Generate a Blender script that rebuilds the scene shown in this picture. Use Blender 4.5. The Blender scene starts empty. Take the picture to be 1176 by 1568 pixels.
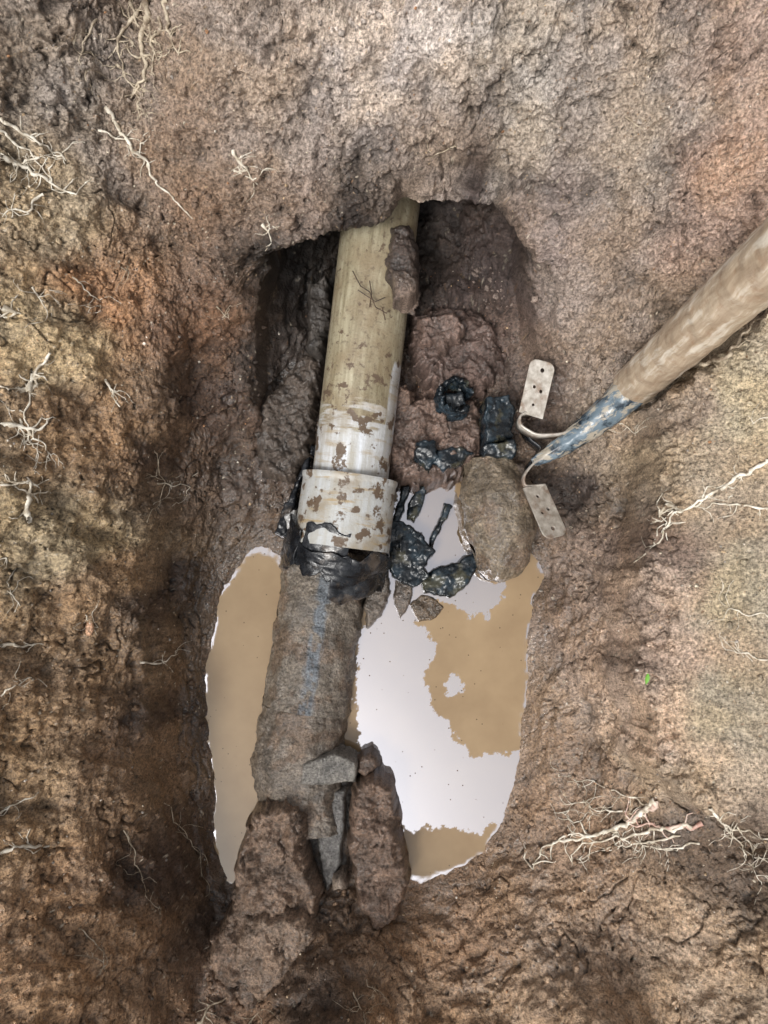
import bpy, math, numpy as np, bmesh
from mathutils import Vector, Matrix
rng=np.random.default_rng(7)
scene=bpy.context.scene
# ---------------------------------------------------------------- camera
CAM=np.array([0.0,0.0,1.2]); TILT=math.radians(6); F=26/36*1568
cd=bpy.data.cameras.new("camera"); cam=bpy.data.objects.new("camera",cd)
scene.collection.objects.link(cam); scene.camera=cam
cam.location=CAM; cam.rotation_euler=(TILT,0,0)
cd.sensor_fit='VERTICAL'; cd.sensor_height=36; cd.lens=26; cd.clip_start=.02; cd.clip_end=500
ct,st=math.cos(TILT),math.sin(TILT)
def ray(u,v):
    dx=(u-588)/F; dy=-(v-784)/F
    return np.array([dx,dy*ct+st,dy*st-ct])
def P(u,v,z):
    """survey helper: measured photo point + known height -> metres"""
    d=ray(u,v); t=(z-CAM[2])/d[2]
    return CAM+d*t
# ---------------------------------------------------------------- noise
def _hash(ix,iy,seed):
    h=(ix.astype(np.int64)*374761393+iy.astype(np.int64)*668265263+seed*982451653)&0xffffffff
    h=((h^(h>>13))*1274126177)&0xffffffff
    return (h^(h>>16))&0xffffffff
def perlin(x,y,seed=0):
    ix=np.floor(x);iy=np.floor(y);fx=x-ix;fy=y-iy
    def g(ox,oy):
        a=_hash(ix+ox,iy+oy,seed)/4294967296.0*2*np.pi
        return np.cos(a)*(fx-ox)+np.sin(a)*(fy-oy)
    sx=fx*fx*fx*(fx*(fx*6-15)+10);sy=fy*fy*fy*(fy*(fy*6-15)+10)
    a=g(0,0)*(1-sx)+g(1,0)*sx;b=g(0,1)*(1-sx)+g(1,1)*sx
    return (a*(1-sy)+b*sy)*1.5
def fbm(x,y,f,o=4,seed=0,gain=.5):
    s=0;a=1
    for i in range(o):
        s=s+a*perlin(x*f,y*f,seed+i*17);f*=2.03;a*=gain
    return s
def worley(x,y,f,seed=0):
    x=x*f;y=y*f;ix=np.floor(x);iy=np.floor(y);d=np.full(x.shape,9.0);r=np.zeros(x.shape)
    for ox in(-1,0,1):
        for oy in(-1,0,1):
            h=_hash(ix+ox,iy+oy,seed);hx=(h&0xffff)/65536.0;hy=(h>>16)/65536.0
            dd=np.hypot(ix+ox+hx-x,iy+oy+hy-y)
            m=dd<d; d=np.where(m,dd,d); r=np.where(m,((h*7919)&0xffff)/65536.0,r)
    return d,r
def ss(a,b,x):
    t=np.clip((x-a)/(b-a),0,1);return t*t*(3-2*t)
def sdf(px,py,poly):
    """+ inside"""
    poly=np.asarray(poly,float);n=len(poly);d=np.full(px.shape,1e9);ins=np.zeros(px.shape,bool)
    for i in range(n):
        a=poly[i];b=poly[(i+1)%n];e=b-a
        t=np.clip(((px-a[0])*e[0]+(py-a[1])*e[1])/(e@e+1e-12),0,1)
        d=np.minimum(d,np.hypot(px-a[0]-t*e[0],py-a[1]-t*e[1]))
        c=((a[1]>py)!=(b[1]>py))&(px<(b[0]-a[0])*(py-a[1])/(b[1]-a[1]+1e-12)+a[0])
        ins^=c
    return np.where(ins,d,-d)
def polyw(pp,z): return np.array([P(u,v,z)[:2] for u,v in pp])
def lin(c,sat=.83):
    c=np.array(c,float)/255.0
    c=np.where(c<=.04045,c/12.92,((c+.055)/1.055)**2.4)
    l=c@np.array([.3,.6,.1]);return l+(c-l)*sat
# ---------------------------------------------------------------- materials
def newmat(name):
    m=bpy.data.materials.new(name);m.use_nodes=True
    nt=m.node_tree;b=nt.nodes['Principled BSDF'];return m,nt,b
def N(nt,t,**k):
    n=nt.nodes.new(t)
    for a,v in k.items():setattr(n,a,v)
    return n
def L(nt,a,b): nt.links.new(a,b)
def mapr(nt,src,a,b,c,d):
    n=N(nt,'ShaderNodeMapRange');L(nt,src,n.inputs[0])
    for i,v in zip((1,2,3,4),(a,b,c,d)):n.inputs[i].default_value=v
    return n.outputs[0]
def mixc(nt,fac,a,b,mode='MIX'):
    n=N(nt,'ShaderNodeMix',data_type='RGBA',blend_type=mode)
    for s,i in((fac,0),(a,6),(b,7)):
        if hasattr(s,'links'):L(nt,s,n.inputs[i])
        else:n.inputs[i].default_value=s if i==0 else (*s,1)
    return n.outputs[2]
def math_(nt,op,a,b=0.0):
    n=N(nt,'ShaderNodeMath',operation=op)
    for s,i in((a,0),(b,1)):
        if hasattr(s,'links'):L(nt,s,n.inputs[i])
        else:n.inputs[i].default_value=s
    return n.outputs[0]
def noise(nt,vec,scale,detail=5,rough=.6):
    n=N(nt,'ShaderNodeTexNoise');n.inputs['Scale'].default_value=scale;n.inputs['Detail'].default_value=detail
    n.inputs['Roughness'].default_value=rough;L(nt,vec,n.inputs['Vector']);return n.outputs[0]
def soil_material(name):
    m,nt,b=newmat(name)
    tc=N(nt,'ShaderNodeTexCoord').outputs['Object']
    col=N(nt,'ShaderNodeAttribute',attribute_name='Col').outputs['Color']
    wet=N(nt,'ShaderNodeAttribute',attribute_name='Wet').outputs['Fac']
    n3=noise(nt,tc,270,3,.75)
    c=mixc(nt,1.0,col,mixc(nt,mapr(nt,n3,.36,.64,0,1),(.44,.43,.41),(1.62,1.62,1.62)),'MULTIPLY')
    c=mixc(nt,math_(nt,'MULTIPLY',wet,.55),c,mixc(nt,1.0,c,(.50,.48,.46),'MULTIPLY'))
    L(nt,c,b.inputs['Base Color'])
    L(nt,mapr(nt,wet,0,1,.60,.22),b.inputs['Roughness'])
    b.inputs['Specular IOR Level'].default_value=.5
    L(nt,wet,b.inputs['Coat Weight']);b.inputs['Coat Roughness'].default_value=.06;b.inputs['Coat IOR'].default_value=1.6
    bp=N(nt,'ShaderNodeBump');bp.inputs['Strength'].default_value=.8;bp.inputs['Distance'].default_value=.005
    L(nt,n3,bp.inputs['Height']);L(nt,bp.outputs[0],b.inputs['Normal'])
    bp2=N(nt,'ShaderNodeBump');bp2.inputs['Strength'].default_value=.45;bp2.inputs['Distance'].default_value=.005
    L(nt,n3,bp2.inputs['Height']);L(nt,bp2.outputs[0],b.inputs['Coat Normal'])
    return m
SOIL=soil_material("soil")
def attrs(me,col,wet):
    a=me.attributes.new('Col','FLOAT_COLOR','POINT')
    a.data.foreach_set('color',np.c_[np.clip(col,0,.9),np.ones(len(col))].astype(np.float32).ravel())
    a=me.attributes.new('Wet','FLOAT','POINT');a.data.foreach_set('value',np.asarray(wet,np.float32).ravel())
def mkmesh(name,V,Q,mat,smooth=True):
    me=bpy.data.meshes.new(name);V=np.asarray(V,np.float32);Q=np.asarray(Q,np.int32)
    k=Q.shape[1]
    me.vertices.add(len(V));me.vertices.foreach_set('co',V.ravel())
    me.loops.add(Q.size);me.loops.foreach_set('vertex_index',Q.ravel())
    me.polygons.add(len(Q));me.polygons.foreach_set('loop_start',np.arange(0,Q.size,k,dtype=np.int32))
    me.update(calc_edges=True)
    me.polygons.foreach_set('use_smooth',np.full(len(Q),smooth))
    if mat:me.materials.append(mat)
    ob=bpy.data.objects.new(name,me);scene.collection.objects.link(ob);return ob
def gridquads(nx,ny):
    i=np.arange(nx-1)[None,:]+np.arange(ny-1)[:,None]*nx
    i=i.ravel();return np.c_[i,i+1,i+1+nx,i+nx]
# ---------------------------------------------------------------- ground
G=1.58
shore=[(382,838),(352,885),(332,950),(318,1030),(315,1110),(328,1190),(322,1260),(345,1355),(372,1310),(385,1240),(430,1270),(480,1240),(545,1200),(600,1185),
 (612,1270),(638,1355),(700,1330),(742,1305),(772,1255),(786,1195),(796,1120),(808,1050),(812,950),(836,880),(800,830),(740,760),(690,730),(615,735),(590,830),(600,870),(560,900),(440,880)]
cp=[(u,v,0.0) for u,v in shore]
cp+=[(375,930,-.035),(360,1050,-.04),(355,1180,-.04),(350,1290,-.018),(400,1050,-.04),(470,950,-.04),(480,1080,-.04),(600,1000,-.04),(700,960,-.04),(700,1080,-.05),
 (760,1000,-.04),(690,1200,-.04),(760,1130,-.03),(680,1290,-.025),(640,800,-.03),(680,850,-.035),(760,880,-.02),(620,1120,-.04),(740,1230,-.02),(790,900,-.02),(440,1180,-.03)]
# left wall (a spade-cut step is added below v~600)
LS=.075
for v,k,s in((0,.07,0),(300,.03,0),(600,.02,LS),(900,0,LS),(1200,-.01,LS),(1500,-.02,LS*.3)):
    cp+=[(0,v,.33+k-s),(100,v+20,.285+k-s),(200,v,.235+k-s)]
cp+=[(245,700,.13),(240,900,.085),(238,1100,.08),(242,1280,.085),(290,300,.26),(300,450,.21),(320,560,.15),(330,700,.07),(300,860,.035),(285,1000,.03),(285,1150,.03),(290,1290,.035),(300,1400,.05)]
cp+=[(350,760,.05),(370,800,.025),(420,820,.012)]
# top wall & lip
cp+=[(560,358,.22),(515,368,.22),(470,400,.205),(420,432,.195),(378,495,.18),(365,580,.13),(600,310,.25),(680,302,.255),(760,314,.25),(800,385,.215),(832,460,.185),(865,550,.14)]
cp+=[(300,150,.34),(400,300,.27),(500,250,.29),(650,230,.31),(800,250,.31),(900,300,.30),(1000,300,.33),(1176,300,.36),(1000,430,.27),(900,450,.22),(960,560,.17),(905,600,.11),
 (300,0,.42),(500,0,.43),(700,0,.45),(900,0,.45),(1176,0,.43),(500,120,.37),(700,120,.39),(900,120,.38),(1100,130,.40),(0,-150,.5),(400,-150,.5),(800,-150,.5),(1176,-150,.5)]
RS=.055
cp+=[(u,v,z+RS) for u,v,z in[(560,470,.04),(510,470,.04),(460,500,.045),(420,570,.04),(620,450,.05),(690,440,.07),(750,450,.08),(700,520,.075),(770,560,.07),(660,560,.06),(470,540,.03)]]
cp+=[(450,620,.06),(415,670,.05),(820,640,.06),(440,760,.02),(430,700,.035),(560,650,.04),(620,700,.045),(680,650,.065),(740,650,.06),(640,620,.08),(700,600,.085),(780,700,.05)]
# right ledge; a crisp step ES is added along its rim
ES=.11
cp+=[(u,v,z-ES) for u,v,z in[(1176,470,.335),(1100,548,.31),(1045,605,.30),(1022,750,.30),(992,900,.29),(998,1050,.285),(1025,1185,.28),(1090,1250,.28),(1176,1300,.28),
 (1176,600,.32),(1176,800,.315),(1176,1000,.305),(1176,1180,.295),(1100,750,.308),(1100,950,.298),(1100,1120,.29),(1300,900,.34),(1300,1200,.34),(1300,500,.38)]]
cp+=[(1000,650,.17),(975,800,.155),(945,930,.145),(950,1060,.135),(975,1190,.135),(1060,1290,.16),(1150,1370,.18),(900,720,.07),(890,850,.055),(865,950,.05),(860,1080,.05),(845,1200,.045),
 (815,1290,.05),(760,1390,.065),(900,1380,.10),(1000,1400,.14),(860,760,.04),(850,880,.02),(930,1230,.10)]
# bottom
cp+=[(650,1420,.035),(650,1500,.06),(550,1568,.08),(800,1568,.12),(1000,1568,.17),(1176,1568,.23),(300,1480,.07),(400,1568,.09),(250,1568,.12),(420,1380,.02),(500,1330,.0),(580,1260,.005),(580,1370,.02),
 (100,1700,.26),(400,1700,.20),(700,1700,.20),(1000,1700,.26),(1300,1700,.34),(0,1850,.42),(500,1850,.42),(1000,1850,.42),(-200,300,.44),(-200,800,.40),(-200,1300,.40),(1400,200,.5),(1450,800,.40),(1400,1500,.42)]
C=np.array([[*P(u,v,z)] for u,v,z in cp])
pts=C[:,:2];zz=C[:,2]
D=np.hypot(pts[:,None,0]-pts[None,:,0],pts[:,None,1]-pts[None,:,1])
n=len(pts);A=np.zeros((n+1,n+1));A[:n,:n]=D-np.eye(n)*.004;A[:n,n]=1;A[n,:n]=1
W=np.linalg.solve(A,np.r_[zz,0])
def base(x,y):
    o=np.full(x.shape,W[n])
    for s in range(0,len(x),60000):
        xs=x[s:s+60000];ys=y[s:s+60000]
        o[s:s+60000]+=np.hypot(xs[:,None]-pts[None,:,0],ys[:,None]-pts[None,:,1])@W[:n]
    return o
# colour regions (soil tones; shade of hollow, deep left wall and clod gaps painted in)
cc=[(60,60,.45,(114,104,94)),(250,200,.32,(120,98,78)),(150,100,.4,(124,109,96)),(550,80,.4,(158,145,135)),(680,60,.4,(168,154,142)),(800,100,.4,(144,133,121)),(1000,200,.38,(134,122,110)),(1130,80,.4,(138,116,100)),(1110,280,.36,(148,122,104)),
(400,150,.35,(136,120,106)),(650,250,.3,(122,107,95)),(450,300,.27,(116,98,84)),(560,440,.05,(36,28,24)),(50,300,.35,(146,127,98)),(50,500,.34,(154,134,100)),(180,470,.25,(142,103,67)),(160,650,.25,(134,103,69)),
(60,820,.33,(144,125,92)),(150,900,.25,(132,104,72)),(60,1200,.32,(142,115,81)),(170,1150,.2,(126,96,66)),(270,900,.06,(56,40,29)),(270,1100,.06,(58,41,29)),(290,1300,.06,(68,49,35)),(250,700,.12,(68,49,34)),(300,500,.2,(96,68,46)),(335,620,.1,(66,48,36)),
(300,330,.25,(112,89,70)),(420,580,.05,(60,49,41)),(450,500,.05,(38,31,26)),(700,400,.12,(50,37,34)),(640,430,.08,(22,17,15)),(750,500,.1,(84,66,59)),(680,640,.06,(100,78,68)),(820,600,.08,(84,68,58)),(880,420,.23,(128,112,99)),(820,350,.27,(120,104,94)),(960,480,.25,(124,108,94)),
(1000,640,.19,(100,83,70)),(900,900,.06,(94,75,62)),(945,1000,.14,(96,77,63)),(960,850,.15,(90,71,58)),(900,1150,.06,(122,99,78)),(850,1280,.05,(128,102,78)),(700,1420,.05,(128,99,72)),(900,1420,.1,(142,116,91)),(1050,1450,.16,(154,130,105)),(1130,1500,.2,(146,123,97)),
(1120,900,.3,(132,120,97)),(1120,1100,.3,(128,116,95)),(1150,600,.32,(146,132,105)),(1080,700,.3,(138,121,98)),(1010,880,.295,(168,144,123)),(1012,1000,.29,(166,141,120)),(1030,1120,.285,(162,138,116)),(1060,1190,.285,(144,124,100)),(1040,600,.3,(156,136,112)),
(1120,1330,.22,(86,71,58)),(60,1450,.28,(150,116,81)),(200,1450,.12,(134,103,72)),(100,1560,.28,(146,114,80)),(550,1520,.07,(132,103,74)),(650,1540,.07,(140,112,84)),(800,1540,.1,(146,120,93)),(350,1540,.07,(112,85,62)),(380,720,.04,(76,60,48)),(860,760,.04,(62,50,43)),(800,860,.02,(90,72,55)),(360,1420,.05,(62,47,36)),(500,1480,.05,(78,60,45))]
CP=np.array([P(u,v,zc)[:2] for u,v,zc,_ in cc]);CC=np.array([lin(c) for *_,c in cc])
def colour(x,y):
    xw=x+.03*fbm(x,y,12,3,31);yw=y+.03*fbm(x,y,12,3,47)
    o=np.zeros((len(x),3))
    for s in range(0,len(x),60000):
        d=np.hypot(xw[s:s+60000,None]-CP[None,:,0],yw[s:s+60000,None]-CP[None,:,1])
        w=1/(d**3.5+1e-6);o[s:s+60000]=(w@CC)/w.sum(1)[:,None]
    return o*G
def upsample(fn,X0,Y0,X1,Y1):
    """evaluate fn on coarse grid, bilinear to fine grid"""
    a,b=[q.ravel() for q in np.meshgrid(X0,Y0)];v=fn(a,b).reshape(len(Y0),len(X0),-1)
    i=np.clip(np.searchsorted(X0,X1)-1,0,len(X0)-2);tx=((X1-X0[i])/(X0[i+1]-X0[i]))[None,:,None]
    j=np.clip(np.searchsorted(Y0,Y1)-1,0,len(Y0)-2);ty=((Y1-Y0[j])/(Y0[j+1]-Y0[j]))[:,None,None]
    r0=v[j];r1=v[j+1];r=r0*(1-ty)+r1*ty
    return r[:,i]*(1-tx)+r[:,i+1]*tx
def ext(a,b,step,far,dense):
    core=[a]
    while core[-1]<b:
        s=step
        for lo,hi in dense:
            if lo<core[-1]<hi:s=step*.5
        core.append(core[-1]+s)
    core=np.array(core);g=[];s=step;x=0
    while x<far: s*=1.16;x+=s;g.append(x)
    g=np.array(g);return np.r_[(core[0]-g)[::-1],core,core[-1]+g]
STEP=.0017
X=ext(-.58,.62,STEP,80,[(-.375,-.265),(.285,.40)]);Y=ext(-.64,.88,STEP,80,[(.40,.62)])
nx,ny=len(X),len(Y);gx,gy=[a.ravel() for a in np.meshgrid(X,Y)]
GL=.5
far=np.maximum(np.abs(gx)/.75,np.where(gy>0,gy/1.0,-gy/.75))
cX=np.r_[-90,-30,-10,-4,np.arange(-1.2,1.25,.006),4,10,30,90.];cY=np.r_[-90,-30,-10,-4,np.arange(-1.2,1.5,.006),4,10,30,90.]
z=upsample(base,cX,cY,X,Y)[...,0].ravel()
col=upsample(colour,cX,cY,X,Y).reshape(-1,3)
wf=ss(.85,1.35,far)
jag=.010*fbm(gx,gy,22,4,801)
ledge=sdf(gx,gy,polyw([(1250,440),(1176,490),(1105,545),(1045,600),(1025,750),(1000,900),(1005,1050),(1030,1180),(1090,1240),(1176,1290),(1350,1350),(1500,1300),(1500,300)],.29))+jag
left=sdf(gx,gy,polyw([(-900,300),(330,330),(268,560),(232,720),(214,900),(208,1100),(212,1250),(232,1360),(262,1500),(240,1800),(-900,1800)],.17))+jag*.8
leftf=ss(P(0,400,.2)[1],P(0,620,.2)[1],gy)*ss(P(0,1600,.1)[1],P(0,1420,.1)[1],gy)
recp=[(376,640),(380,560),(390,500),(430,445),(475,408),(520,380),(590,372),(603,332),(680,314),(745,324),(782,385),(805,470),(835,560),(840,640)]
rec=sdf(gx,gy,polyw(recp,.17))+jag*.9
recf=ss(P(0,660,.1)[1],P(0,560,.1)[1],gy)
z=z+ES*ss(-.016,.008,ledge)+LS*ss(-.026,.008,left)*leftf-RS*ss(-.003,.010,rec)*recf
z=np.clip(z,-.08,.56);z=z*(1-wf)+GL*wf+np.where(far>1.2,fbm(gx,gy,.8,3,5)*.02,0)
lipy=P(600,345,.24)[1]
gxw=ss(P(370,0,.1)[0],P(430,0,.1)[0],gx)*ss(P(845,0,.1)[0],P(770,0,.1)[0],gx)
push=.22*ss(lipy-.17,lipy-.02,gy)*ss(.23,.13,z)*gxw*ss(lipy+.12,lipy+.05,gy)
H=z.reshape(ny,nx)
dzx=np.gradient(H,X,axis=1).ravel();dzy=np.gradient(H,Y,axis=0).ravel()
slope=np.hypot(dzx,dzy)
# noise coordinates unrolled along the walls so that nothing stretches
rr=np.hypot(gx,gy-.05)+.08;qx=gx*(1+1.3*z/rr);qy=gy*(1+1.3*z/rr)+push
lm=ss(.01,.035,ledge)
calm=(1-.85*lm)*(1-.5*ss(1.5,4,slope))
shorecalm=ss(.0,.045,np.abs(z))*.68+.32
rough_reg=np.maximum(ss(P(180,0,.3)[0],P(420,0,.3)[0],gx)*ss(P(0,600,.2)[1],P(0,400,.25)[1],gy),ss(P(900,0,.1)[0],P(1100,0,.1)[0],gx)*ss(P(0,1250,.2)[1],P(0,1350,.2)[1],gy)*.7)
cornr=ss(P(230,0,.4)[0],P(120,0,.4)[0],gx)*ss(P(0,260,.3)[1],P(0,120,.4)[1],gy);rough_reg=np.maximum(rough_reg,cornr*1.5)
leftreg=ss(P(330,0,.1)[0],P(250,0,.15)[0],gx)
wxn=qx+.012*perlin(qx*35,qy*35,3)+.004*perlin(qx*110,qy*110,5);wyn=qy+.012*perlin(qx*35,qy*35,4)+.004*perlin(qx*110,qy*110,6)
w1,r1=worley(wxn,wyn,34,11);w2,r2=worley(wxn,wyn,80,12);w3,r3=worley(qx,qy,170,13)
patch=ss(-.25,.45,fbm(qx,qy,11,2,77))
disp=.012*fbm(qx,qy,9,3,1)+.0050*fbm(qx,qy,34,5,2,.60)
disp+=(.019*(.5-w1)*(.3+r1)*patch+.010*(.5-w2)*r2*(.3+.7*patch))*(.12+1.15*rough_reg)
disp+=.0028*(.5-w3)*(r3>.4)*(.4+.9*rough_reg)
disp+=leftreg*(.006*perlin(qx*12,qy*30,21)+.0035*np.abs(perlin(qx*14,qy*45,22)))
cr=np.abs(perlin(qx*10,qy*10,61)+.3*perlin(qx*34,qy*34,62)); disp-=.008*ss(.05,0,cr)*ss(-.1,.3,perlin(qx*6,qy*6,63))*(1-lm)
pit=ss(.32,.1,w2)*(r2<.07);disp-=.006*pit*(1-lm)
disp*=calm*shorecalm
rimz=ss(.035,.0,np.abs(ledge-.012))
disp+=rimz*(.012*np.abs(fbm(qx,qy,30,4,90))+.006*(.5-w2)*r2)*ss(.2,.25,z)
disp=np.where(far<1.3,disp,disp*.2)
nl=np.sqrt(1+dzx**2+dzy**2)
vx=gx-dzx/nl*disp; vy=gy+push-dzy/nl*disp; vz=z+disp/nl
# baked soil colour variation and painted shade
f1=fbm(qx,qy,45,4,401,.65);f2=fbm(qx,qy,9,3,402);f3=fbm(qx,qy,150,3,403,.7)
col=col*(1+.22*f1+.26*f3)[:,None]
warm=np.array([1.04,1.0,.94]);cool=np.array([.98,1.0,1.04]);k=ss(-.5,.5,f2)[:,None];col=col*(warm*k+cool*(1-k))
f4=ss(.45,.8,fbm(qx,qy,17,4,404,.6))[:,None]*.15*(1-lm[:,None])*(1-.5*rough_reg[:,None]);col=col*(1-f4)+np.array([.26,.165,.10])*f4
f5=ss(.5,.85,fbm(qx,qy,24,4,409,.65))[:,None]*.30;col=col*(1-f5)+col*np.array([.5,.48,.46])*f5
crev=ss(.0,-.012,disp);col*=(1-.40*crev)[:,None];col*=(1+.22*ss(.003,.014,disp)*rough_reg)[:,None];col*=(1-.6*pit)[:,None]  # shading painted in: crevices and pits darker, raised lumps lighter
w4,r4=worley(qx,qy,240,14);sp=((r4>.97)&(w4<.40))
pal0=np.array([lin(c) for c in((205,190,165),(180,150,112),(140,104,72),(50,42,36))]);pi=(r2*3.99).astype(int)
col=np.where(sp[:,None],pal0[pi]*.9,col)
und=ss(.01,.10,push);col*=(1-.62*und)[:,None]  # shade under the overhang painted into the soil colour
wet=ss(.065,.004,z)*1.0+.55*ss(.2,.7,fbm(qx,qy,7,3,55)+.45)*ss(.30,.1,z)
gp=P(825,1430,.07);patchw=ss(.06,.01,np.hypot(gx-gp[0],gy-gp[1])+.02*f1);wet=np.maximum(wet,patchw)
wet=np.clip(wet*(.5+.7*ss(-.3,.3,fbm(qx,qy,25,2,56))),0,1);wet=np.maximum(wet,.45*ss(.05,.6,f1)*(1-lm))*(1-.7*und)
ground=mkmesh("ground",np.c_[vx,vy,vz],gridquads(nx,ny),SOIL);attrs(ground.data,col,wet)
bpy.context.view_layer.update()
def hit(u,v):
    d=Vector(ray(u,v)).normalized();ok,l,nn,_=ground.ray_cast(Vector(CAM),d)
    return (np.array(l),np.array(nn)) if ok else None
# ---------------------------------------------------------------- water
wx=np.arange(-.36,.36,.0014);wy=np.arange(-.52,.24,.0014);ax,ay=[a.ravel() for a in np.meshgrid(wx,wy)]
from_x=np.clip(np.searchsorted(X,wx),0,nx-1);from_y=np.clip(np.searchsorted(Y,wy),0,ny-1)
zt=vz.reshape(ny,nx)[from_y][:,from_x].ravel()
sky_refl_mask=polyw([(596,905),(586,820),(610,740),(690,730),(722,800),(732,880),(775,895),(748,948),(715,940),(690,925),(655,915),(640,955),(668,985),(650,1030),(662,1075),(690,1120),(725,1162),(775,1150),(800,1150),(795,1200),(768,1258),(742,1278),(690,1268),(640,1272),(600,1262),(590,1190),(550,1160),(545,1050),(550,970)],0)  # drawn outline of the sky reflection; water inside is made a strong mirror
f=sdf(ax,ay,sky_refl_mask);isl=.0165-np.hypot((ax-P(697,1045,0)[0])*1.15,(ay-P(697,1045,0)[1])*.9)+.004*fbm(ax,ay,90,3,311,.6)
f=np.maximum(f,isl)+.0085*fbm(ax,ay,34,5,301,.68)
rim=ss(-.0036,-.0016,zt)*ss(-.2,.15,fbm(ax,ay,22,3,305))  # shoreline glint painted as a thin mirror line
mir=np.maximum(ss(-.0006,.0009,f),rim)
m,nt,b=newmat("muddy_water")
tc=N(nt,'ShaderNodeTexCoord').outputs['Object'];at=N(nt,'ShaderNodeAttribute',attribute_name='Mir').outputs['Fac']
c=mixc(nt,mapr(nt,noise(nt,tc,9,4),.3,.7,0,1),(.27,.185,.105),(.37,.265,.155))
vo=N(nt,'ShaderNodeTexVoronoi');vo.inputs['Scale'].default_value=95;L(nt,tc,vo.inputs['Vector'])
spn=N(nt,'ShaderNodeSeparateColor');L(nt,vo.outputs['Color'],spn.inputs[0])
fl=math_(nt,'MULTIPLY',math_(nt,'LESS_THAN',vo.outputs['Distance'],.10),math_(nt,'GREATER_THAN',spn.outputs[0],.6))
c=mixc(nt,fl,c,(.10,.07,.04));L(nt,c,b.inputs['Base Color']);b.inputs['Roughness'].default_value=.04;b.inputs['IOR'].default_value=1.33
b.inputs['Specular IOR Level'].default_value=.8
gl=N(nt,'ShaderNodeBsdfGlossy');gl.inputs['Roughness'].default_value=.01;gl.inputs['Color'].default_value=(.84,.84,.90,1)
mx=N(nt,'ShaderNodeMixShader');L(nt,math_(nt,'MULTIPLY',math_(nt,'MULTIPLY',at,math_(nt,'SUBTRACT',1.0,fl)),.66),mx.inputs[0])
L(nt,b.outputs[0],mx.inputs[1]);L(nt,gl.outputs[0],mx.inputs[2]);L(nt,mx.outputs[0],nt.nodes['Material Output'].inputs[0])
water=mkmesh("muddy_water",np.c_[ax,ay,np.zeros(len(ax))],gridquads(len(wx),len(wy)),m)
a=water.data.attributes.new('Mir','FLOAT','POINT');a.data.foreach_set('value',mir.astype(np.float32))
# ---------------------------------------------------------------- helpers for solids
def lump(name,pp,z0,Hh,edge,amp,freq,colr,wetv=.3,mat=None,res=.0015,seed=1,jag=.35,tilt=(0,0)):
    poly=polyw(pp,z0+Hh*.6);mn_,mx_=poly.min(0)-.012,poly.max(0)+.012
    xs=np.arange(mn_[0],mx_[0],res);ys=np.arange(mn_[1],mx_[1],res);x,y=[a.ravel() for a in np.meshgrid(xs,ys)]
    d=sdf(x,y,poly)+edge*jag*fbm(x,y,60,3,seed)
    t=np.clip(d/edge,0,1);prof=np.sqrt(np.clip(1-(1-t)**2,0,1))
    xw=x+.005*perlin(x*80,y*80,seed+40)+.003*perlin(x*190,y*190,seed+42);yw=y+.005*perlin(x*80,y*80,seed+41)+.003*perlin(x*190,y*190,seed+43)
    ww,rw=worley(xw,yw,freq,seed+3);w2_,r2_=worley(xw,yw,freq*2.6,seed+4)
    det=fbm(x,y,freq*.4,5,seed+9,.56)+1.0*(.5-ww)*(.4+rw)+.5*(.5-w2_)*(.3+r2_)
    crk=ss(.05,.0,np.abs(perlin(xw*20,yw*20,seed+50)))*.6*ss(-.1,.3,perlin(x*25,y*25,seed+51))
    h=z0+Hh*prof+amp*(det-crk)*t**.5+(x-poly[:,0].mean())*tilt[0]+(y-poly[:,1].mean())*tilt[1]
    h=np.where(d<0,z0-.03+np.maximum(d,-.01)*1,h)
    q=gridquads(len(xs),len(ys));keep=(d[q]>-res*2.2).any(1);q=q[keep]
    used,inv=np.unique(q,return_inverse=True);q=inv.reshape(q.shape)
    ob=mkmesh(name,np.c_[x,y,h][used],q,mat or SOIL)
    c0=lin(colr)*G;cv=c0[None,:]*(1+.3*fbm(x,y,30,4,seed+21,.6)+.25*fbm(x,y,150,2,seed+22))[:,None]*(1-.35*ss(.35,.75,ww))[:,None]*(1-.5*crk)[:,None]  # crevice shade painted in: cracks and gaps between lumps darkened
    attrs(ob.data,cv[used],np.clip(wetv+.35*fbm(x,y,40,2,seed+30),0,1)[used]);return ob
def tube(name,pts,radii,mat,seg=64,sub=.004,dispf=None,a0=0,a1=2*math.pi):
    pts=np.array(pts,float);radii=np.array(radii,float)
    s=np.r_[0,np.cumsum(np.linalg.norm(np.diff(pts,axis=0),axis=1))]
    k=max(2,int(s[-1]/sub)+1);t=np.linspace(0,s[-1],k)
    c=np.c_[[np.interp(t,s,pts[:,i]) for i in range(3)]].T;r=np.interp(t,s,radii)
    ax_=pts[-1]-pts[0];ax_/=np.linalg.norm(ax_)
    up=np.array([0,0,1.0]);e1=np.cross(ax_,up);e1/=np.linalg.norm(e1);e2=np.cross(e1,ax_)
    an=np.linspace(a0,a1,seg+1)
    T,AN=np.meshgrid(t,an,indexing='ij');R=np.repeat(r[:,None],seg+1,1)
    if dispf is not None:R=R+dispf(T,AN)
    V=c[:,None,:]+R[...,None]*(np.cos(AN)[...,None]*e1+np.sin(AN)[...,None]*e2)
    V=V.reshape(-1,3);Q=gridquads(seg+1,k)
    pv=np.c_[(AN*R).ravel(),T.ravel(),(AN).ravel()]
    ob=mkmesh(name,V,Q,mat)
    a=ob.data.attributes.new('pv','FLOAT_VECTOR','POINT');a.data.foreach_set('vector',pv.astype(np.float32).ravel())
    return ob,T.ravel(),AN.ravel(),len(V)
def parent(name,parts):
    e=bpy.data.objects.new(name,None);scene.collection.objects.link(e)
    for p,nm in parts:
        p.parent=e;p.name=nm
    return e
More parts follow.
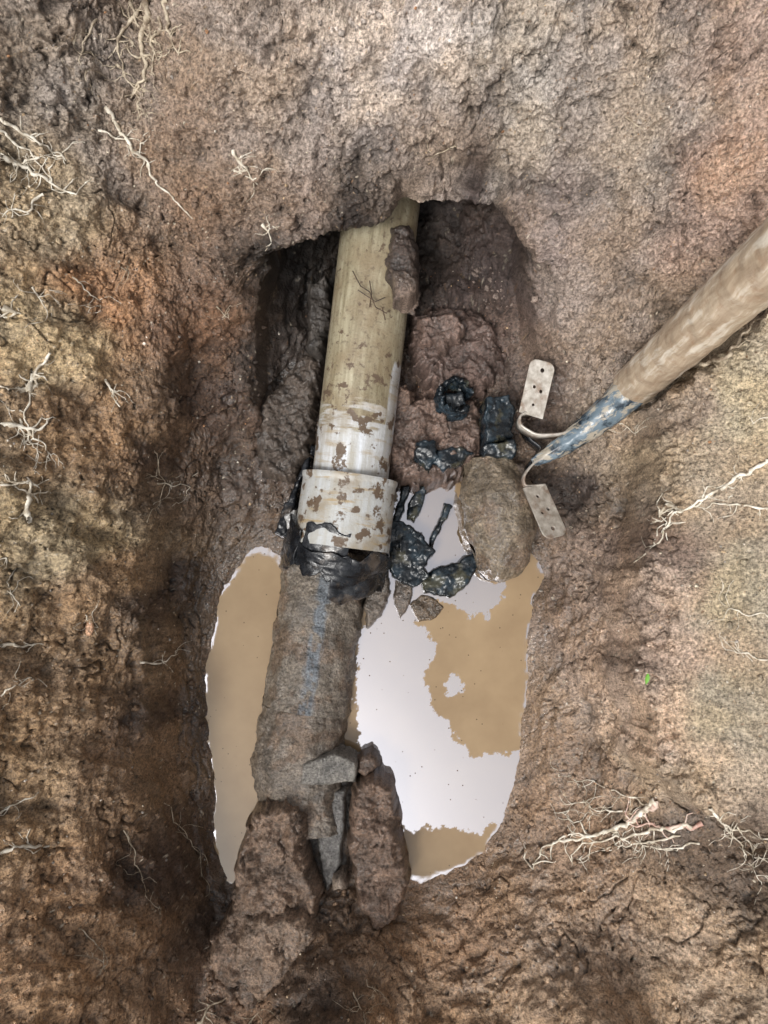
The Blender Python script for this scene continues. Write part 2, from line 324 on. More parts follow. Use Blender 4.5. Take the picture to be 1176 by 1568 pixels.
# ---------------------------------------------------------------- PVC drain pipe
def pvc(name,wlo,whi,blot,flank=True,dirt=.5,wa=(.58,.61,.64)):
    m,nt,b=newmat(name)
    pv=N(nt,'ShaderNodeAttribute',attribute_name='pv').outputs['Vector']
    mp=N(nt,'ShaderNodeMapping');mp.inputs['Scale'].default_value=(90,7,0);L(nt,pv,mp.inputs[0])
    mp2=N(nt,'ShaderNodeMapping');mp2.inputs['Scale'].default_value=(1,1,0);L(nt,pv,mp2.inputs[0])
    mp4=N(nt,'ShaderNodeMapping');mp4.inputs['Scale'].default_value=(14,75,0);L(nt,pv,mp4.inputs[0])
    st_=noise(nt,mp.outputs[0],1.0,6,.65);nb=noise(nt,mp2.outputs[0],32,6,.6);nb2=noise(nt,mp2.outputs[0],110,5,.65);nb3=noise(nt,mp2.outputs[0],14,4);ring_=noise(nt,mp4.outputs[0],1,5,.6)
    sx=N(nt,'ShaderNodeSeparateXYZ');L(nt,pv,sx.inputs[0])
    och=mixc(nt,mapr(nt,st_,.32,.68,0,1),(.19,.155,.09),(.50,.45,.32))
    och=mixc(nt,mapr(nt,nb3,.42,.60,0,.8),och,(.25,.19,.115))
    och=mixc(nt,mapr(nt,nb2,.53,.68,0,.7),och,(.12,.085,.055))
    g=math_(nt,'ADD',mapr(nt,sx.outputs[1],wlo,whi,0,1),math_(nt,'MULTIPLY',math_(nt,'SUBTRACT',ring_,.5),1.8))
    if flank:
        fl=math_(nt,'MULTIPLY',mapr(nt,sx.outputs[2],2.35,2.55,0,1),mapr(nt,sx.outputs[1],wlo-.05,wlo-.01,0,1))
        g=math_(nt,'MAXIMUM',g,fl)
    g=mapr(nt,g,.42,.60,0,1)
    wh=mixc(nt,mapr(nt,st_,.35,.68,0,1),wa,(.40,.38,.33))
    wh=mixc(nt,mapr(nt,nb3,.46,.62,0,dirt),wh,(.30,.25,.18))
    wh=mixc(nt,mapr(nt,ring_,.54,.64,0,dirt),wh,(.36,.26,.13))
    c=mixc(nt,g,och,wh)
    bb=math_(nt,'ADD',math_(nt,'ADD',nb,math_(nt,'MULTIPLY',nb2,.25)),mapr(nt,sx.outputs[1],wlo-.13,wlo-.02,-.05,0.02) if flank else 0.0)
    c=mixc(nt,mapr(nt,bb,blot,blot+.035,0,1),c,(.13,.09,.06))
    L(nt,c,b.inputs['Base Color']);L(nt,mapr(nt,nb2,.3,.7,.2,.5),b.inputs['Roughness'])
    bp=N(nt,'ShaderNodeBump');bp.inputs['Strength'].default_value=.4;bp.inputs['Distance'].default_value=.003;L(nt,math_(nt,'ADD',nb,nb2),bp.inputs['Height']);L(nt,bp.outputs[0],b.inputs['Normal'])
    return m
pb=P(577,380,.115);pc=P(536,735,.08);pd=P(523,838,.075)
pa=pb+(pb-pc)*.35;Lp=np.linalg.norm(pc-pa)
M1=pvc("stained_pvc",Lp*.69,Lp*.92,.70,True,.55,(.70,.73,.77));M2=pvc("pvc_collar",-.1,.03,.66,False,.85,(.50,.52,.53))
barrel,_,_,_=tube("barrel",[pa,pc+(pc-pb)*.05],[.058,.058],M1,96)
ax_=(pd-pc)/np.linalg.norm(pd-pc)
collar,_,_,_=tube("collar",[pc-ax_*.004,pd],[.071,.073],M2,96,.002,lambda T,A:.002*ss(.010,.004,T)+.0012*np.sin(A*3))
ring,_,_,_=tube("collar_face",[pc-ax_*.0045,pc-ax_*.004],[.057,.0725],M2,96,.0003)
parent("drain_pipe",[(barrel,"barrel"),(collar,"collar"),(ring,"collar_face")])
def blackmat(name,ca,cb,mud,mf,lo=.56):
    m,nt,b=newmat(name);tc=N(nt,'ShaderNodeTexCoord').outputs['Object'];nn=noise(nt,tc,40,5);n2=noise(nt,tc,150,4);n4=noise(nt,tc,28,5)
    c=mixc(nt,mapr(nt,nn,.45,.62,0,1),ca,cb);c=mixc(nt,mapr(nt,n4,lo,lo+.09,0,mf),c,mud);L(nt,c,b.inputs['Base Color']);L(nt,mapr(nt,n2,.3,.7,.10,.42),b.inputs['Roughness'])
    bp=N(nt,'ShaderNodeBump');bp.inputs['Strength'].default_value=.5;bp.inputs['Distance'].default_value=.003;L(nt,math_(nt,'ADD',nn,math_(nt,'MULTIPLY',n2,.5)),bp.inputs['Height']);L(nt,bp.outputs[0],b.inputs['Normal']);return m
BLACK=blackmat("black_rubber",(.006,.007,.009),(.020,.022,.026),(.11,.085,.065),.6)
TAR=blackmat("tarred_shard",(.007,.010,.013),(.022,.036,.048),(.085,.078,.048),.7,.55)
def sleeve(name,p0,p1,r,a0,a1,seed,jag,mat,thick=.003,amp=.006,fr=1.0):
    p0=np.array(p0);p1=np.array(p1);ax_=p1-p0;Ln=np.linalg.norm(ax_);ax_/=Ln
    e1=np.cross(ax_,[0,0,1.0]);e1/=np.linalg.norm(e1);e2=np.cross(e1,ax_)
    na,nt_=120,40;an,t=[q.ravel() for q in np.meshgrid(np.linspace(a0,a1,na),np.linspace(0,1,nt_))]
    w=fbm(an,t*0,1.1*fr,4,seed,.42);w2=fbm(an,t*0+7,1.3*fr,4,seed+4,.42)
    tt=w*jag+t*(1+w2*jag-w*jag)
    R=r+amp*fbm(an,tt*1.2,1.3*fr,3,seed+8,.5)
    V=p0+ax_*(tt*Ln)[:,None]+R[:,None]*(np.cos(an)[:,None]*e1+np.sin(an)[:,None]*e2)
    ob=mkmesh(name,V,gridquads(na,nt_),mat);md=ob.modifiers.new('t','SOLIDIFY');md.thickness=thick;return ob
rd=math.radians
s1=sleeve("s",P(520,832,.07),P(513,862,.06),.0745,rd(-10),rd(190),5,.35,BLACK,amp=.003)
s3=sleeve("s",P(523,812,.07),P(508,872,.05),.079,rd(-5),rd(50),19,.35,BLACK,amp=.006)
s4=sleeve("s",P(520,822,.07),P(508,878,.045),.080,rd(95),rd(185),27,.35,BLACK,amp=.006)
s5=sleeve("s",P(524,800,.07),P(512,868,.05),.0775,rd(55),rd(105),33,.4,BLACK,amp=.004)
parent("torn_rubber_sleeve",[(s1,"band"),(s3,"side_flap"),(s4,"hanging_flap"),(s5,"torn_flap")])
# ---------------------------------------------------------------- old clay pipe, caked in mud
def mudtube(name,pts,radii,colr,seed,amp,wetv=.35,stripe=None,seg=150):
    def df(T,A): return amp*fbm(A*.065,T,30,6,seed,.58)+amp*.4*(.5-worley(A*.065+.006*perlin(A*5,T*70,seed+2),T,60,seed+1)[0])
    ob,T,A,nv=tube(name,pts,radii,SOIL,seg,.0016,df)
    c=np.tile(lin(colr)*G,(nv,1));f=(1+.35*fbm(A*.065,T,25,4,seed+3,.6)+.3*fbm(A*.065,T,120,2,seed+4))
    c*=f[:,None]
    br=ss(.05,.45,fbm(A*.065,T,16,4,seed+13,.6))[:,None]*.65;c=c*(1-br)+lin((92,72,54))*G*br*f[:,None]
    if stripe:
        a_,w_,t0,t1,sc=stripe;mm=ss(w_,w_*.5,np.abs(A-a_)+.05*fbm(A,T,30,3,seed+7))*ss(t0,t0+.02,T)*ss(t1,t1-.02,T)*ss(-.7,-.2,fbm(A*.07,T,40,4,seed+5,.6)+.1)
        c=c*(1-mm[:,None]*.9)+lin(sc,.85)*G*mm[:,None]*.9
    attrs(ob.data,c,np.clip(wetv+.35*fbm(A*.065,T,30,3,seed+17),0,1));return ob
c1=mudtube("section",[P(508,845,.0),P(500,870,.004),P(468,1085,.004)],[.060,.068,.067],(98,89,78),71,.0035,.4,stripe=(1.66,.20,.03,.27,(84,92,100)))
c2=mudtube("section",[P(470,1075,-.004),P(455,1165,-.008),P(470,1260,-.012)],[.069,.071,.070],(96,86,75),72,.0045,.4)
c3=mudtube("section",[P(505,1180,-.03),P(508,1300,-.03),P(515,1440,-.02)],[.05,.05,.05],(74,71,68),73,.003,.5)
parent("clay_sewer_pipe",[(c1,"upper_section"),(c2,"middle_section"),(c3,"lower_section")])
GR=(98,94,88)
lump("mortar_fragment",[(462,1165),(515,1150),(548,1165),(545,1198),(490,1203),(458,1200)],.045,.020,.005,.002,50,GR,seed=3)
lump("mortar_fragment",[(484,1208),(532,1206),(530,1270),(522,1330),(500,1370),(488,1320),(482,1260)],.012,.024,.006,.003,50,(84,81,78),seed=4,wetv=.5)
lump("mortar_fragment",[(566,880),(596,872),(598,905),(585,945),(560,965),(556,930)],.0,.03,.006,.003,50,(90,80,70),seed=6,wetv=.5)
lump("mortar_fragment",[(605,880),(635,885),(630,925),(612,950),(602,925)],-.005,.016,.005,.003,50,(88,75,63),seed=7,wetv=.6)
lump("mortar_fragment",[(436,850),(470,845),(485,875),(440,885),(425,868)],.02,.03,.010,.004,50,(82,70,59),seed=8,wetv=.5)
# ---------------------------------------------------------------- mud clods
CL=(106,85,68)
lump("mud_clod",[(390,1235),(440,1212),(478,1245),(470,1300),(496,1370),(490,1450),(465,1520),(420,1545),(370,1530),(325,1490),(318,1430),(355,1385),(362,1300)],.0,.085,.016,.014,34,CL,seed=11)
lump("mud_clod",[(375,1400),(440,1390),(488,1410),(480,1470),(450,1520),(400,1530),(345,1500)],.06,.04,.014,.011,36,(114,93,75),seed=12)
lump("mud_clod",[(540,1195),(575,1178),(605,1200),(615,1270),(630,1350),(610,1400),(575,1425),(545,1380),(530,1290)],.0,.070,.012,.012,38,(100,79,64),seed=13)
lump("mud_clod",[(505,1338),(530,1338),(534,1362),(508,1366)],.03,.03,.010,.003,60,(120,105,91),seed=14)
lump("mud_clod",[(545,1160),(570,1150),(585,1175),(560,1190),(545,1182)],.03,.02,.01,.004,60,(92,73,60),seed=15)
lump("mud_clod",[(455,1395),(520,1380),(535,1420),(500,1450),(470,1440)],.03,.025,.012,.006,50,(76,60,48),seed=24)
lump("mud_clod",[(578,640),(612,612),(670,605),(730,612),(745,660),(735,705),(690,735),(640,742),(600,735),(585,700)],.035,.045,.02,.013,38,(96,76,65),seed=16,wetv=.4)
lump("mud_clod",[(590,590),(615,585),(640,600),(630,630),(598,650),(572,670),(570,640)],.05,.04,.015,.010,55,(104,82,68),seed=17)
lump("mud_clod",[(632,480),(690,462),(760,495),(780,560),(740,600),(650,590),(626,540)],.06,.035,.025,.012,40,(86,68,60),seed=18)
lump("mud_clod",[(588,392),(594,350),(628,346),(642,380),(640,440),(612,462),(588,430)],.135,.045,.012,.007,50,(62,50,43),seed=19)
lump("mud_clod",[(596,412),(622,410),(642,432),(632,460),(604,458)],.17,.018,.009,.005,55,(96,80,69),seed=26)
lump("mud_clod",[(640,485),(700,475),(720,508),(680,538),(645,525)],.09,.03,.015,.009,50,(98,78,68),seed=25)
lump("mud_clod",[(392,620),(440,570),(475,530),(500,540),(485,640),(478,700),(440,740),(400,730),(385,680)],.02,.045,.018,.011,40,(74,63,54),seed=20,wetv=.45)
lump("mud_clod",[(470,440),(505,420),(512,500),(490,560),(470,540)],.04,.05,.012,.007,50,(60,54,49),seed=22)
lump("mud_clod",[(780,715),(800,705),(815,735),(800,748)],.05,.03,.008,.004,60,(78,65,55),seed=23)
st1=mudtube("s",[P(745,700,.05),P(757,738,.055),P(762,755,.056),P(768,815,.05),P(770,835,.045),P(770,868,.035),P(768,884,.03),P(767,892,.028)],[.036,.05,.058,.054,.047,.040,.026,.001],(104,91,73),81,.0035,.7,seg=90)
parent("branch_pipe_stub",[(st1,"mud_coated_stub")])
# ---------------------------------------------------------------- black shards
def shard(pp,z0,h,seed,tilt=(0,0),edge=.004,mat=None): return lump("broken_pipe_shard",pp,z0,h,edge,.0045,36,(30,30,30),mat=mat or TAR,seed=seed,tilt=tilt,jag=.8)
shard([(741,612),(780,602),(790,630),(786,668),(742,680),(738,645)],.08,.03,31,(-.2,.1))
shard([(735,682),(785,672),(795,690),(785,704),(738,700)],.075,.022,32)
def arc(u,v,z,r,a0,a1,seed,h=.03,mat=TAR,tl=(.2,.2)):
    p=P(u,v,z);q=p+np.array([tl[0]*h,tl[1]*h,h])
    return sleeve("broken_pipe_shard",p,q,r,rd(a0),rd(a1),seed,.3,mat,.007,.004,1.6)
arc(692,617,.08,.022,0,300,41);shard([(680,602),(708,600),(716,622),(694,634),(676,624)],.075,.018,42)
shard([(636,676),(665,672),(674,700),(657,724),(634,704)],.07,.024,43);shard([(668,688),(705,682),(725,695),(704,714),(675,724),(658,712)],.065,.024,44)
shard([(596,795),(622,800),(645,815),(668,845),(650,868),(664,885),(632,900),(600,885),(590,840)],.0,.034,46)
shard([(655,835),(680,770),(694,775),(670,822),(662,845)],.0,.02,47,edge=.003)
shard([(625,770),(640,742),(655,745),(650,770),(634,800),(622,795)],.0,.018,48,edge=.003)
shard([(640,885),(665,870),(700,860),(724,843),(735,865),(718,897),(690,916),(650,910)],-.003,.028,49)
shard([(594,815),(616,745),(632,740),(612,800)],.0,.03,50,edge=.003)
lump("mud_clod",[(625,925),(645,908),(665,912),(682,930),(668,948),(640,955)],-.012,.016,.005,.004,60,(92,75,56),wetv=.7,seed=54)
shard([(425,800),(450,740),(478,680),(486,690),(462,745),(450,800),(470,838),(420,818)],.02,.035,51,edge=.005,mat=BLACK)
shard([(478,690),(492,660),(500,700),(490,725)],.03,.04,56,edge=.005,mat=BLACK)
lump("broken_pipe_shard",[(434,790),(452,778),(458,800),(460,835),(444,822)],.075,.012,.004,.002,40,(175,175,174),wetv=.3,seed=57)
# ---------------------------------------------------------------- pole and perforated bracket
m,nt,b=newmat("muddy_metal")
pv=N(nt,'ShaderNodeAttribute',attribute_name='pv').outputs['Vector']
mp=N(nt,'ShaderNodeMapping');mp.inputs['Scale'].default_value=(60,7,0);L(nt,pv,mp.inputs[0])
mq=N(nt,'ShaderNodeMapping');mq.inputs['Scale'].default_value=(1,1,0);L(nt,pv,mq.inputs[0])
a1_=noise(nt,mp.outputs[0],1,6,.65);a2_=noise(nt,mq.outputs[0],60,6,.65);a3_=noise(nt,mq.outputs[0],22,4)
c=mixc(nt,mapr(nt,a1_,.35,.65,0,1),(.34,.25,.17),(.62,.51,.38));c=mixc(nt,mapr(nt,a2_,.52,.68,0,.55),c,(.32,.19,.11));c=mixc(nt,mapr(nt,math_(nt,'ADD',a1_,math_(nt,'MULTIPLY',a3_,.35)),.70,.82,0,.8),c,(.76,.70,.60))
L(nt,c,b.inputs['Base Color']);b.inputs['Roughness'].default_value=.27
bp=N(nt,'ShaderNodeBump');bp.inputs['Strength'].default_value=.5;bp.inputs['Distance'].default_value=.003;L(nt,a2_,bp.inputs['Height']);L(nt,bp.outputs[0],b.inputs['Normal']);SLEEVE=m
m,nt,b=newmat("blued_steel")
pv=N(nt,'ShaderNodeAttribute',attribute_name='pv').outputs['Vector']
mp=N(nt,'ShaderNodeMapping');mp.inputs['Scale'].default_value=(50,40,0);L(nt,pv,mp.inputs[0])
a1_=noise(nt,mp.outputs[0],1,6,.65);mp3=N(nt,'ShaderNodeMapping');mp3.inputs['Scale'].default_value=(60,28,0);mp3.inputs['Location'].default_value=(3,5,0);L(nt,pv,mp3.inputs[0]);a2_=noise(nt,mp3.outputs[0],1,6,.65)
c=mixc(nt,mapr(nt,a1_,.4,.52,0,1),(.025,.038,.052),(.15,.20,.24));c=mixc(nt,mapr(nt,a2_,.50,.56,0,.9),c,(.44,.39,.31))
L(nt,c,b.inputs['Base Color']);b.inputs['Roughness'].default_value=.2
bp=N(nt,'ShaderNodeBump');bp.inputs['Strength'].default_value=.5;bp.inputs['Distance'].default_value=.003;L(nt,a2_,bp.inputs['Height']);L(nt,bp.outputs[0],b.inputs['Normal']);ROD=m
sA=P(972,590,.165);sB=P(1176,405,.50);sC=sB+(sB-sA)*.6
slv,_,_,_=tube("t",[sA,sB,sC],[.0300,.0325,.0325],SLEEVE,64,.004,lambda T,A:.0014*fbm(A*.03,T,40,3,5)+.0012*ss(.008,.002,T))
slf,_,_,_=tube("t",[sA-.0005*(sB-sA),sA],[.024,.031],SLEEVE,64,.0002)
rod,_,_,_=tube("t",[P(818,708,.105),P(850,690,.11),P(900,655,.125),P(940,622,.145),P(975,588,.17),P(1010,560,.215)],[.007,.013,.0195,.0235,.0275,.0275],ROD,48,.003,lambda T,A:.0018*fbm(A*.03,T,50,4,15))
parent("muddy_pole",[(slv,"outer_sleeve"),(slf,"sleeve_rim"),(rod,"tapered_rod")])
m,nt,b=newmat("galvanised_metal");tc=N(nt,'ShaderNodeTexCoord').outputs['Object'];nn=noise(nt,tc,90,6);n2=noise(nt,tc,35,5)
c=mixc(nt,mapr(nt,nn,.35,.65,0,1),(.33,.29,.24),(.64,.60,.54));c=mixc(nt,mapr(nt,n2,.5,.60,0,.8),c,(.25,.17,.12));L(nt,c,b.inputs['Base Color']);b.inputs['Metallic'].default_value=.3;b.inputs['Roughness'].default_value=.3
bp=N(nt,'ShaderNodeBump');bp.inputs['Strength'].default_value=.3;bp.inputs['Distance'].default_value=.002;L(nt,nn,bp.inputs['Height']);L(nt,bp.outputs[0],b.inputs['Normal']);GALV=m
def plate(p0,p1,w,nrm,holes,thick=.0016):
    p0=np.array(p0);p1=np.array(p1);Ln=np.linalg.norm(p1-p0);yv=(p1-p0)/Ln
    nv=np.array(nrm,float);nv-=yv*(nv@yv);nv/=np.linalg.norm(nv);xv=np.cross(yv,nv)
    cu=bpy.data.curves.new("plate",'CURVE');cu.dimensions='2D';cu.fill_mode='BOTH';cu.extrude=thick/2;cu.bevel_depth=.0004
    r=w*.28;o=[(-w/2,0),(w/2,0)]
    for k in range(7):
        a=k/6*math.pi/2;o.append((w/2-r+r*math.cos(a),Ln-r+r*math.sin(a)))
    for k in range(7):
        a=math.pi/2+k/6*math.pi/2;o.append((-w/2+r+r*math.cos(a),Ln-r+r*math.sin(a)))
    def spl(pl):
        s=cu.splines.new('POLY');s.points.add(len(pl)-1);s.use_cyclic_u=True
        for i,(x,y) in enumerate(pl):s.points[i].co=(x,y,0,1)
    spl(o)
    for hx,hy,hr in holes:spl([(hx*w+hr*math.cos(a),hy*Ln+hr*math.sin(a)) for a in np.linspace(0,2*math.pi,16,endpoint=False)])
    ob=bpy.data.objects.new("plate",cu);scene.collection.objects.link(ob)
    ob.matrix_world=Matrix(((xv[0],yv[0],nv[0],p0[0]),(xv[1],yv[1],nv[1],p0[1]),(xv[2],yv[2],nv[2],p0[2]),(0,0,0,1)));cu.materials.append(GALV);return ob
def ribbon(pts,hgt,mat,thick=.0022,down=(0,0,-1)):
    pts=np.array(pts);s=np.r_[0,np.cumsum(np.linalg.norm(np.diff(pts,axis=0),axis=1))];t=np.linspace(0,s[-1],40)
    c=np.c_[[np.interp(t,s,pts[:,i]) for i in range(3)]].T
    for _ in range(3):c[1:-1]=(c[:-2]+c[1:-1]+c[2:])/3
    V=np.concatenate([c,c+np.array(down)*hgt]);i=np.arange(39);Q=np.c_[i,i+1,i+41,i+40]
    ob=mkmesh("r",V,Q,mat);md=ob.modifiers.new('t','SOLIDIFY');md.thickness=thick;md.offset=0;return ob
hs=[(.05,.84,.0036),(-.12,.52,.0028),(.18,.47,.003),(.0,.2,.0026)]
t1=plate(P(813,636,.125),P(832,553,.165),.038,(-.5,.1,1),hs)
t2=plate(P(818,745,.115),P(852,822,.135),.040,(.45,-.1,1),[(.0,.84,.004),(.15,.52,.003),(-.15,.47,.0035),(.05,.2,.003)])
r1_=ribbon([P(830,628,.124),P(797,632,.125),P(795,650,.125),P(822,666,.125),P(862,664,.128),P(905,642,.135)],.03,GALV,.003)
r2_=ribbon([P(835,742,.115),P(803,745,.115),P(802,728,.115),P(818,708,.115),P(850,692,.118),P(890,668,.122)],.03,GALV,.003)
r3_=ribbon([P(800,652,.10),P(812,672,.095),P(830,685,.095),P(816,704,.095),P(806,722,.095)],.03,BLACK,.003)
parent("perforated_metal_bracket",[(t1,"upper_tab"),(t2,"lower_tab"),(r1_,"upper_strap"),(r2_,"lower_strap"),(r3_,"web")])
# ---------------------------------------------------------------- roots
def rootmat(name,ca,cb):
    m,nt,b=newmat(name);tc=N(nt,'ShaderNodeTexCoord').outputs['Object'];c=mixc(nt,mapr(nt,noise(nt,tc,90,4),.38,.6,0,1),ca,cb)
    L(nt,c,b.inputs['Base Color']);b.inputs['Roughness'].default_value=.5;return m
RW=rootmat("pale_root",(.46,.39,.29),(.86,.80,.68));RB=rootmat("brown_root",(.26,.20,.14),(.60,.51,.38));RP=rootmat("pink_root",(.50,.28,.22),(.76,.62,.52))
def roots(paths,mat,hair=3,name="tree_root",lift=.7,rs=1.12):
    cu=bpy.data.curves.new(name,'CURVE');cu.dimensions='3D';cu.bevel_depth=1.0;cu.bevel_resolution=1
    def add(pp,r,wig):
        pp=np.array(pp,float);s=np.r_[0,np.cumsum(np.hypot(*np.diff(pp,axis=0).T))]
        k=max(3,int(s[-1]/4));t=np.linspace(0,s[-1],k);q=np.c_[np.interp(t,s,pp[:,0]),np.interp(t,s,pp[:,1])]
        sd=int(rng.integers(1e6));q[:,0]+=wig*fbm(t,t*0,.045,3,sd);q[:,1]+=wig*fbm(t,t*0,.045,3,sd+50)
        out=[]
        for j,(u,v) in enumerate(q):
            h=hit(u,v)
            if h is None:continue
            rr=max(r*rs*(1-.75*(j/k))*(1+.25*math.sin(j*1.7+sd)),.0003);out.append((h[0]+h[1]*(rr*lift+.0008),rr))
        if len(out)<3:return q
        zs=np.array([o[0] for o in out]);zsm=zs.copy()
        for _ in range(3):zsm[1:-1]=(zsm[:-2]+zsm[1:-1]*2+zsm[2:])/4
        zs=np.where((zsm[:,2]>zs[:,2])[:,None],zsm,zs*.6+zsm*.4)
        sp=cu.splines.new('POLY');sp.points.add(len(out)-1)
        for i in range(len(out)):sp.points[i].co=(*zs[i],1);sp.points[i].radius=out[i][1]
        return q
    for p,r in paths:
        q=add(p,r,9)
        for _ in range(hair):
            i=int(rng.integers(max(1,len(q)//5),len(q)));a=rng.uniform(0,2*np.pi);l=rng.uniform(12,46)
            p0=q[i];q2=add([p0,p0+[l*.5*math.cos(a),l*.5*math.sin(a)],p0+[l*math.cos(a+.5),l*math.sin(a+.5)]],r*.36,8)
            if rng.random()<.5:
                p1=q2[len(q2)//2];a+=1;add([p1,p1+[l*.3*math.cos(a),l*.3*math.sin(a)]],r*.22,5)
    ob=bpy.data.objects.new(name,cu);scene.collection.objects.link(ob);cu.materials.append(mat);return ob
roots([([(1005,1225),(960,1262),(905,1280),(850,1290),(828,1305),(818,1330)],.0036),([(1060,1265),(1000,1270),(940,1285),(890,1290),(870,1325)],.0024),([(990,1250),(930,1240),(890,1232),(868,1228)],.0015),
 ([(1000,1235),(950,1215),(900,1195),(862,1188)],.0012),([(1040,1280),(990,1290),(920,1300),(880,1320)],.0015),([(905,1280),(890,1262),(850,1245)],.0012),([(1070,1290),(1020,1300),(960,1290)],.0014)],RW,9)
roots([([(1075,1262),(1020,1268),(985,1262),(960,1262)],.003),([(1005,1225),(985,1245),(962,1262)],.0036)],RP,4)
roots([([(1176,705),(1120,738),(1070,768),(1030,790),(1000,840),(975,862)],.0024),([(1176,780),(1110,772),(1060,775)],.0015),([(1060,775),(1090,745),(1140,735)],.0011),([(1040,780),(1020,770),(1010,790)],.003)],RW,6)
roots([([(1176,945),(1120,935),(1080,955)],.0009),([(1176,1010),(1130,1000),(1100,975)],.0009),([(1176,640),(1150,650)],.0006),([(950,650),(975,665),(990,650)],.0009)],RW,3)
roots([([(0,185),(40,205),(80,235),(110,240)],.0022),([(0,235),(60,270),(95,292),(125,300)],.0028),([(65,300),(40,320),(0,330)],.0018),([(60,240),(30,250),(10,240)],.0014),([(0,200),(50,240),(90,290)],.0016)],RW,7)
roots([([(165,165),(185,205),(215,240),(250,290),(292,332)],.0024),([(150,200),(180,215),(220,215)],.0014),([(355,230),(370,255),(395,282)],.0022),([(360,262),(380,262)],.0014),([(400,345),(412,348)],.0022)],RW,5)
roots([([(235,0),(215,60),(225,110),(200,150)],.004),([(258,0),(255,50),(275,85)],.0024),([(220,10),(180,60),(190,120)],.0024),([(200,0),(212,40),(240,70)],.002),([(245,30),(232,80),(240,140)],.0018),([(150,30),(120,80),(140,130)],.0014),([(180,100),(210,140),(215,190)],.0018)],RB,9)
roots([([(0,650),(30,652),(60,660),(75,640)],.003),([(75,538),(55,575),(48,600),(35,645),(60,690)],.0018),([(0,592),(40,598),(60,590)],.0012),([(45,600),(50,575)],.004),([(30,640),(70,690),(80,700)],.0016)],RW,7)
roots([([(42,800),(42,760),(44,728)],.0038),([(0,742),(40,740),(75,735)],.0014),([(48,440),(62,460),(72,475)],.0014),([(110,425),(140,450),(155,475)],.001),([(160,580),(175,600),(180,622)],.0018),([(8,470),(20,480)],.004)],RW,5)
roots([([(0,988),(35,988),(66,986)],.0018),([(215,1015),(245,1016),(272,1000)],.0014),([(0,1065),(30,1045),(45,1035)],.0012),([(0,1305),(40,1298),(92,1290)],.0024),([(0,1250),(20,1230),(60,1215)],.0012),([(240,740),(270,745),(290,740)],.001),([(0,855),(15,852)],.0014),([(10,905),(30,925)],.001),([(130,940),(145,965)],.0008)],RW,4)
roots([([(300,1568),(320,1545),(338,1528)],.002),([(190,1270),(215,1330),(225,1380)],.001),([(380,1568),(400,1545)],.001),([(250,1230),(300,1300),(310,1340)],.0008),([(120,1420),(160,1460),(150,1500)],.0008),([(540,1520),(560,1568)],.001),([(235,690),(250,740),(240,780)],.0008),([(330,470),(350,490)],.0008),([(180,400),(200,420)],.0009)],RB,6)
roots([([(1060,565),(1090,560),(1110,545),(1176,478)],.0032),([(1050,580),(1030,575),(1015,560)],.0014)],RB,6)
roots([([(560,1500),(600,1540)],.0007),([(700,225),(660,240)],.0012),([(960,180),(985,200)],.001),([(730,620),(700,650),(690,680)],.0008)],RB,2)
roots([([(1085,1235),(1110,1262),(1150,1275),(1176,1290)],.0020),([(1100,1250),(1130,1290),(1160,1340)],.0014),([(1130,1265),(1150,1300),(1176,1320)],.0012)],RW,9)
cu=bpy.data.curves.new("twig",'CURVE');cu.dimensions='3D';cu.bevel_depth=1;cu.bevel_resolution=1
for pth in([(540,415),(552,438),(566,447),(575,470),(592,480)],[(548,444),(575,462),(590,455)],[(566,430),(569,450),(566,470)],[(585,470),(590,490)]):
    s=cu.splines.new('POLY');s.points.add(len(pth)-1)
    for i,(u,v) in enumerate(pth):s.points[i].co=(*P(u,v,.173),1);s.points[i].radius=.0008
to=bpy.data.objects.new("twig",cu);scene.collection.objects.link(to);cu.materials.append(rootmat("twig_bark",(.03,.02,.015),(.08,.05,.03)))
# ---------------------------------------------------------------- scatter: crumbs and gravel
bm=bmesh.new();bmesh.ops.create_icosphere(bm,subdivisions=2,radius=1);iv=np.array([v.co[:] for v in bm.verts]);iff=np.array([[v.index for v in f.verts] for f in bm.faces]);bm.free()
def scatter(name,cnt,smin,smax,mat,colf,xr,yr,dens=None,pw=3,emb=.1):
    xs=rng.uniform(*xr,cnt*3);ys=rng.uniform(*yr,cnt*3)
    keep=rng.random(cnt*3)<(dens(xs,ys) if dens else 1);xs=xs[keep][:cnt];ys=ys[keep][:cnt];cols=colf(xs,ys)
    V=[];Fc=[];Cc=[];o=0
    for x,y,c in zip(xs,ys,cols):
        ok,l,nn,_=ground.ray_cast(Vector((x,y,.9)),Vector((0,0,-1)))
        if not ok or l.z<.004:continue
        s=smin+(smax-smin)*rng.random()**pw
        k=iv*(1+.22*rng.standard_normal((len(iv),1)))*rng.uniform(.6,1.15,3)
        q,_=np.linalg.qr(rng.standard_normal((3,3)))
        V.append(k@q*s+np.array(l)+np.array(nn)*s*emb);Fc.append(iff+o);o+=len(iv);Cc.append(np.tile(c,(len(iv),1)))
    V=np.concatenate(V);ob=mkmesh(name,V,np.concatenate(Fc),mat);c=np.concatenate(Cc);attrs(ob.data,c,np.full(len(c),.1));return ob
def gc(xs,ys): return colour(xs,ys)*rng.uniform(.7,1.3,(len(xs),1))
def den(x,y): return (.2+.8*ss(-.1,.4,fbm(x,y,10,3,500)))*np.where((x>.36)&(y>-.35)&(y<.2),.3,1)
scatter("soil_crumbs",9000,.0010,.0055,SOIL,gc,(-.56,.58),(-.6,.85),den,3,.05)
pal=np.array([lin(c)*1.2 for c in((205,190,165),(190,160,120),(170,120,75),(150,140,130),(120,110,100),(215,205,190))])
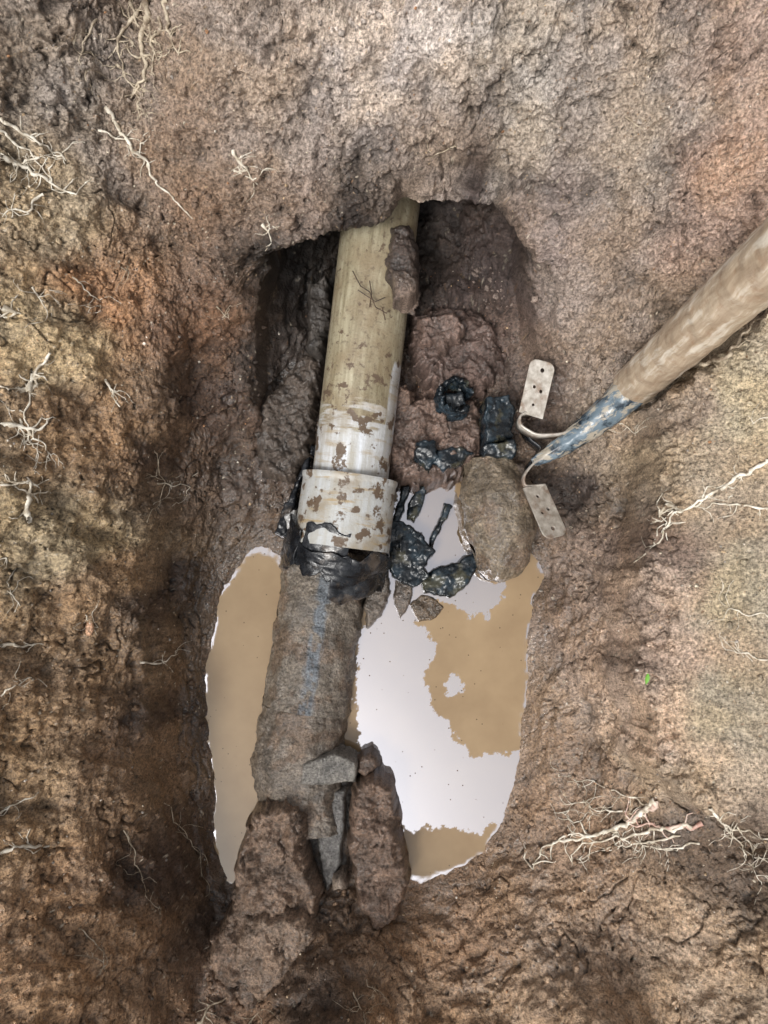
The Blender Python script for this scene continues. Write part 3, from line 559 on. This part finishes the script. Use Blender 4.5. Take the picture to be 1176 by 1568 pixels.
scatter("gravel",1500,.0007,.0024,SOIL,lambda x,y:pal[rng.integers(len(pal),size=len(x))],(-.56,.58),(-.6,.85),None,3,.2)
h=hit(137,962)[0];me=mkmesh("pebble",iv*np.array([.006,.011,.006])*(1+.06*rng.standard_normal((len(iv),1)))+h,iff,SOIL);attrs(me.data,np.tile(lin((215,165,125))*1.2,(len(iv),1)),np.full(len(iv),.3))
h,hn=hit(987,1038);m,nt,b=newmat("leaf_green");b.inputs['Base Color'].default_value=(.16,.40,.05,1);b.inputs['Roughness'].default_value=.5
lv=[]
for i in range(9):
    t=i/8;w=.0028*math.sin(math.pi*min(t*1.05,1));lv+=[(-w+h[0]+t*.003,h[1]+.016*(t-.5),h[2]+.004+.002*math.sin(t*3)),(h[0]+t*.003,h[1]+.016*(t-.5),h[2]+.003+.002*math.sin(t*3)),(w+h[0]+t*.003,h[1]+.016*(t-.5),h[2]+.004+.002*math.sin(t*3))]
mkmesh("leaf",lv,gridquads(3,9),m)
# ---------------------------------------------------------------- light
w=bpy.data.worlds.new("World");scene.world=w;w.use_nodes=True;nt=w.node_tree;bg=nt.nodes['Background']
EL,AZ=rd(57),rd(218)
sk=N(nt,'ShaderNodeTexSky',sky_type='NISHITA');sk.sun_disc=False;sk.sun_elevation=EL;sk.sun_rotation=AZ;sk.dust_density=6;sk.air_density=1.0
hsv=N(nt,'ShaderNodeHueSaturation');hsv.inputs['Saturation'].default_value=.2
L(nt,sk.outputs[0],hsv.inputs['Color']);L(nt,hsv.outputs[0],bg.inputs['Color']);bg.inputs['Strength'].default_value=.15
sd=bpy.data.lights.new("sun",'SUN');sd.energy=1.5;sd.angle=rd(12);sd.color=(1,.98,.94);so=bpy.data.objects.new("sun",sd);scene.collection.objects.link(so)
dv=Vector((math.sin(AZ)*math.cos(EL),math.cos(AZ)*math.cos(EL),math.sin(EL)));so.rotation_euler=dv.to_track_quat('Z','Y').to_euler();so.location=(0,0,3)
scene.view_settings.view_transform='Standard';scene.view_settings.look='None';scene.view_settings.exposure=0
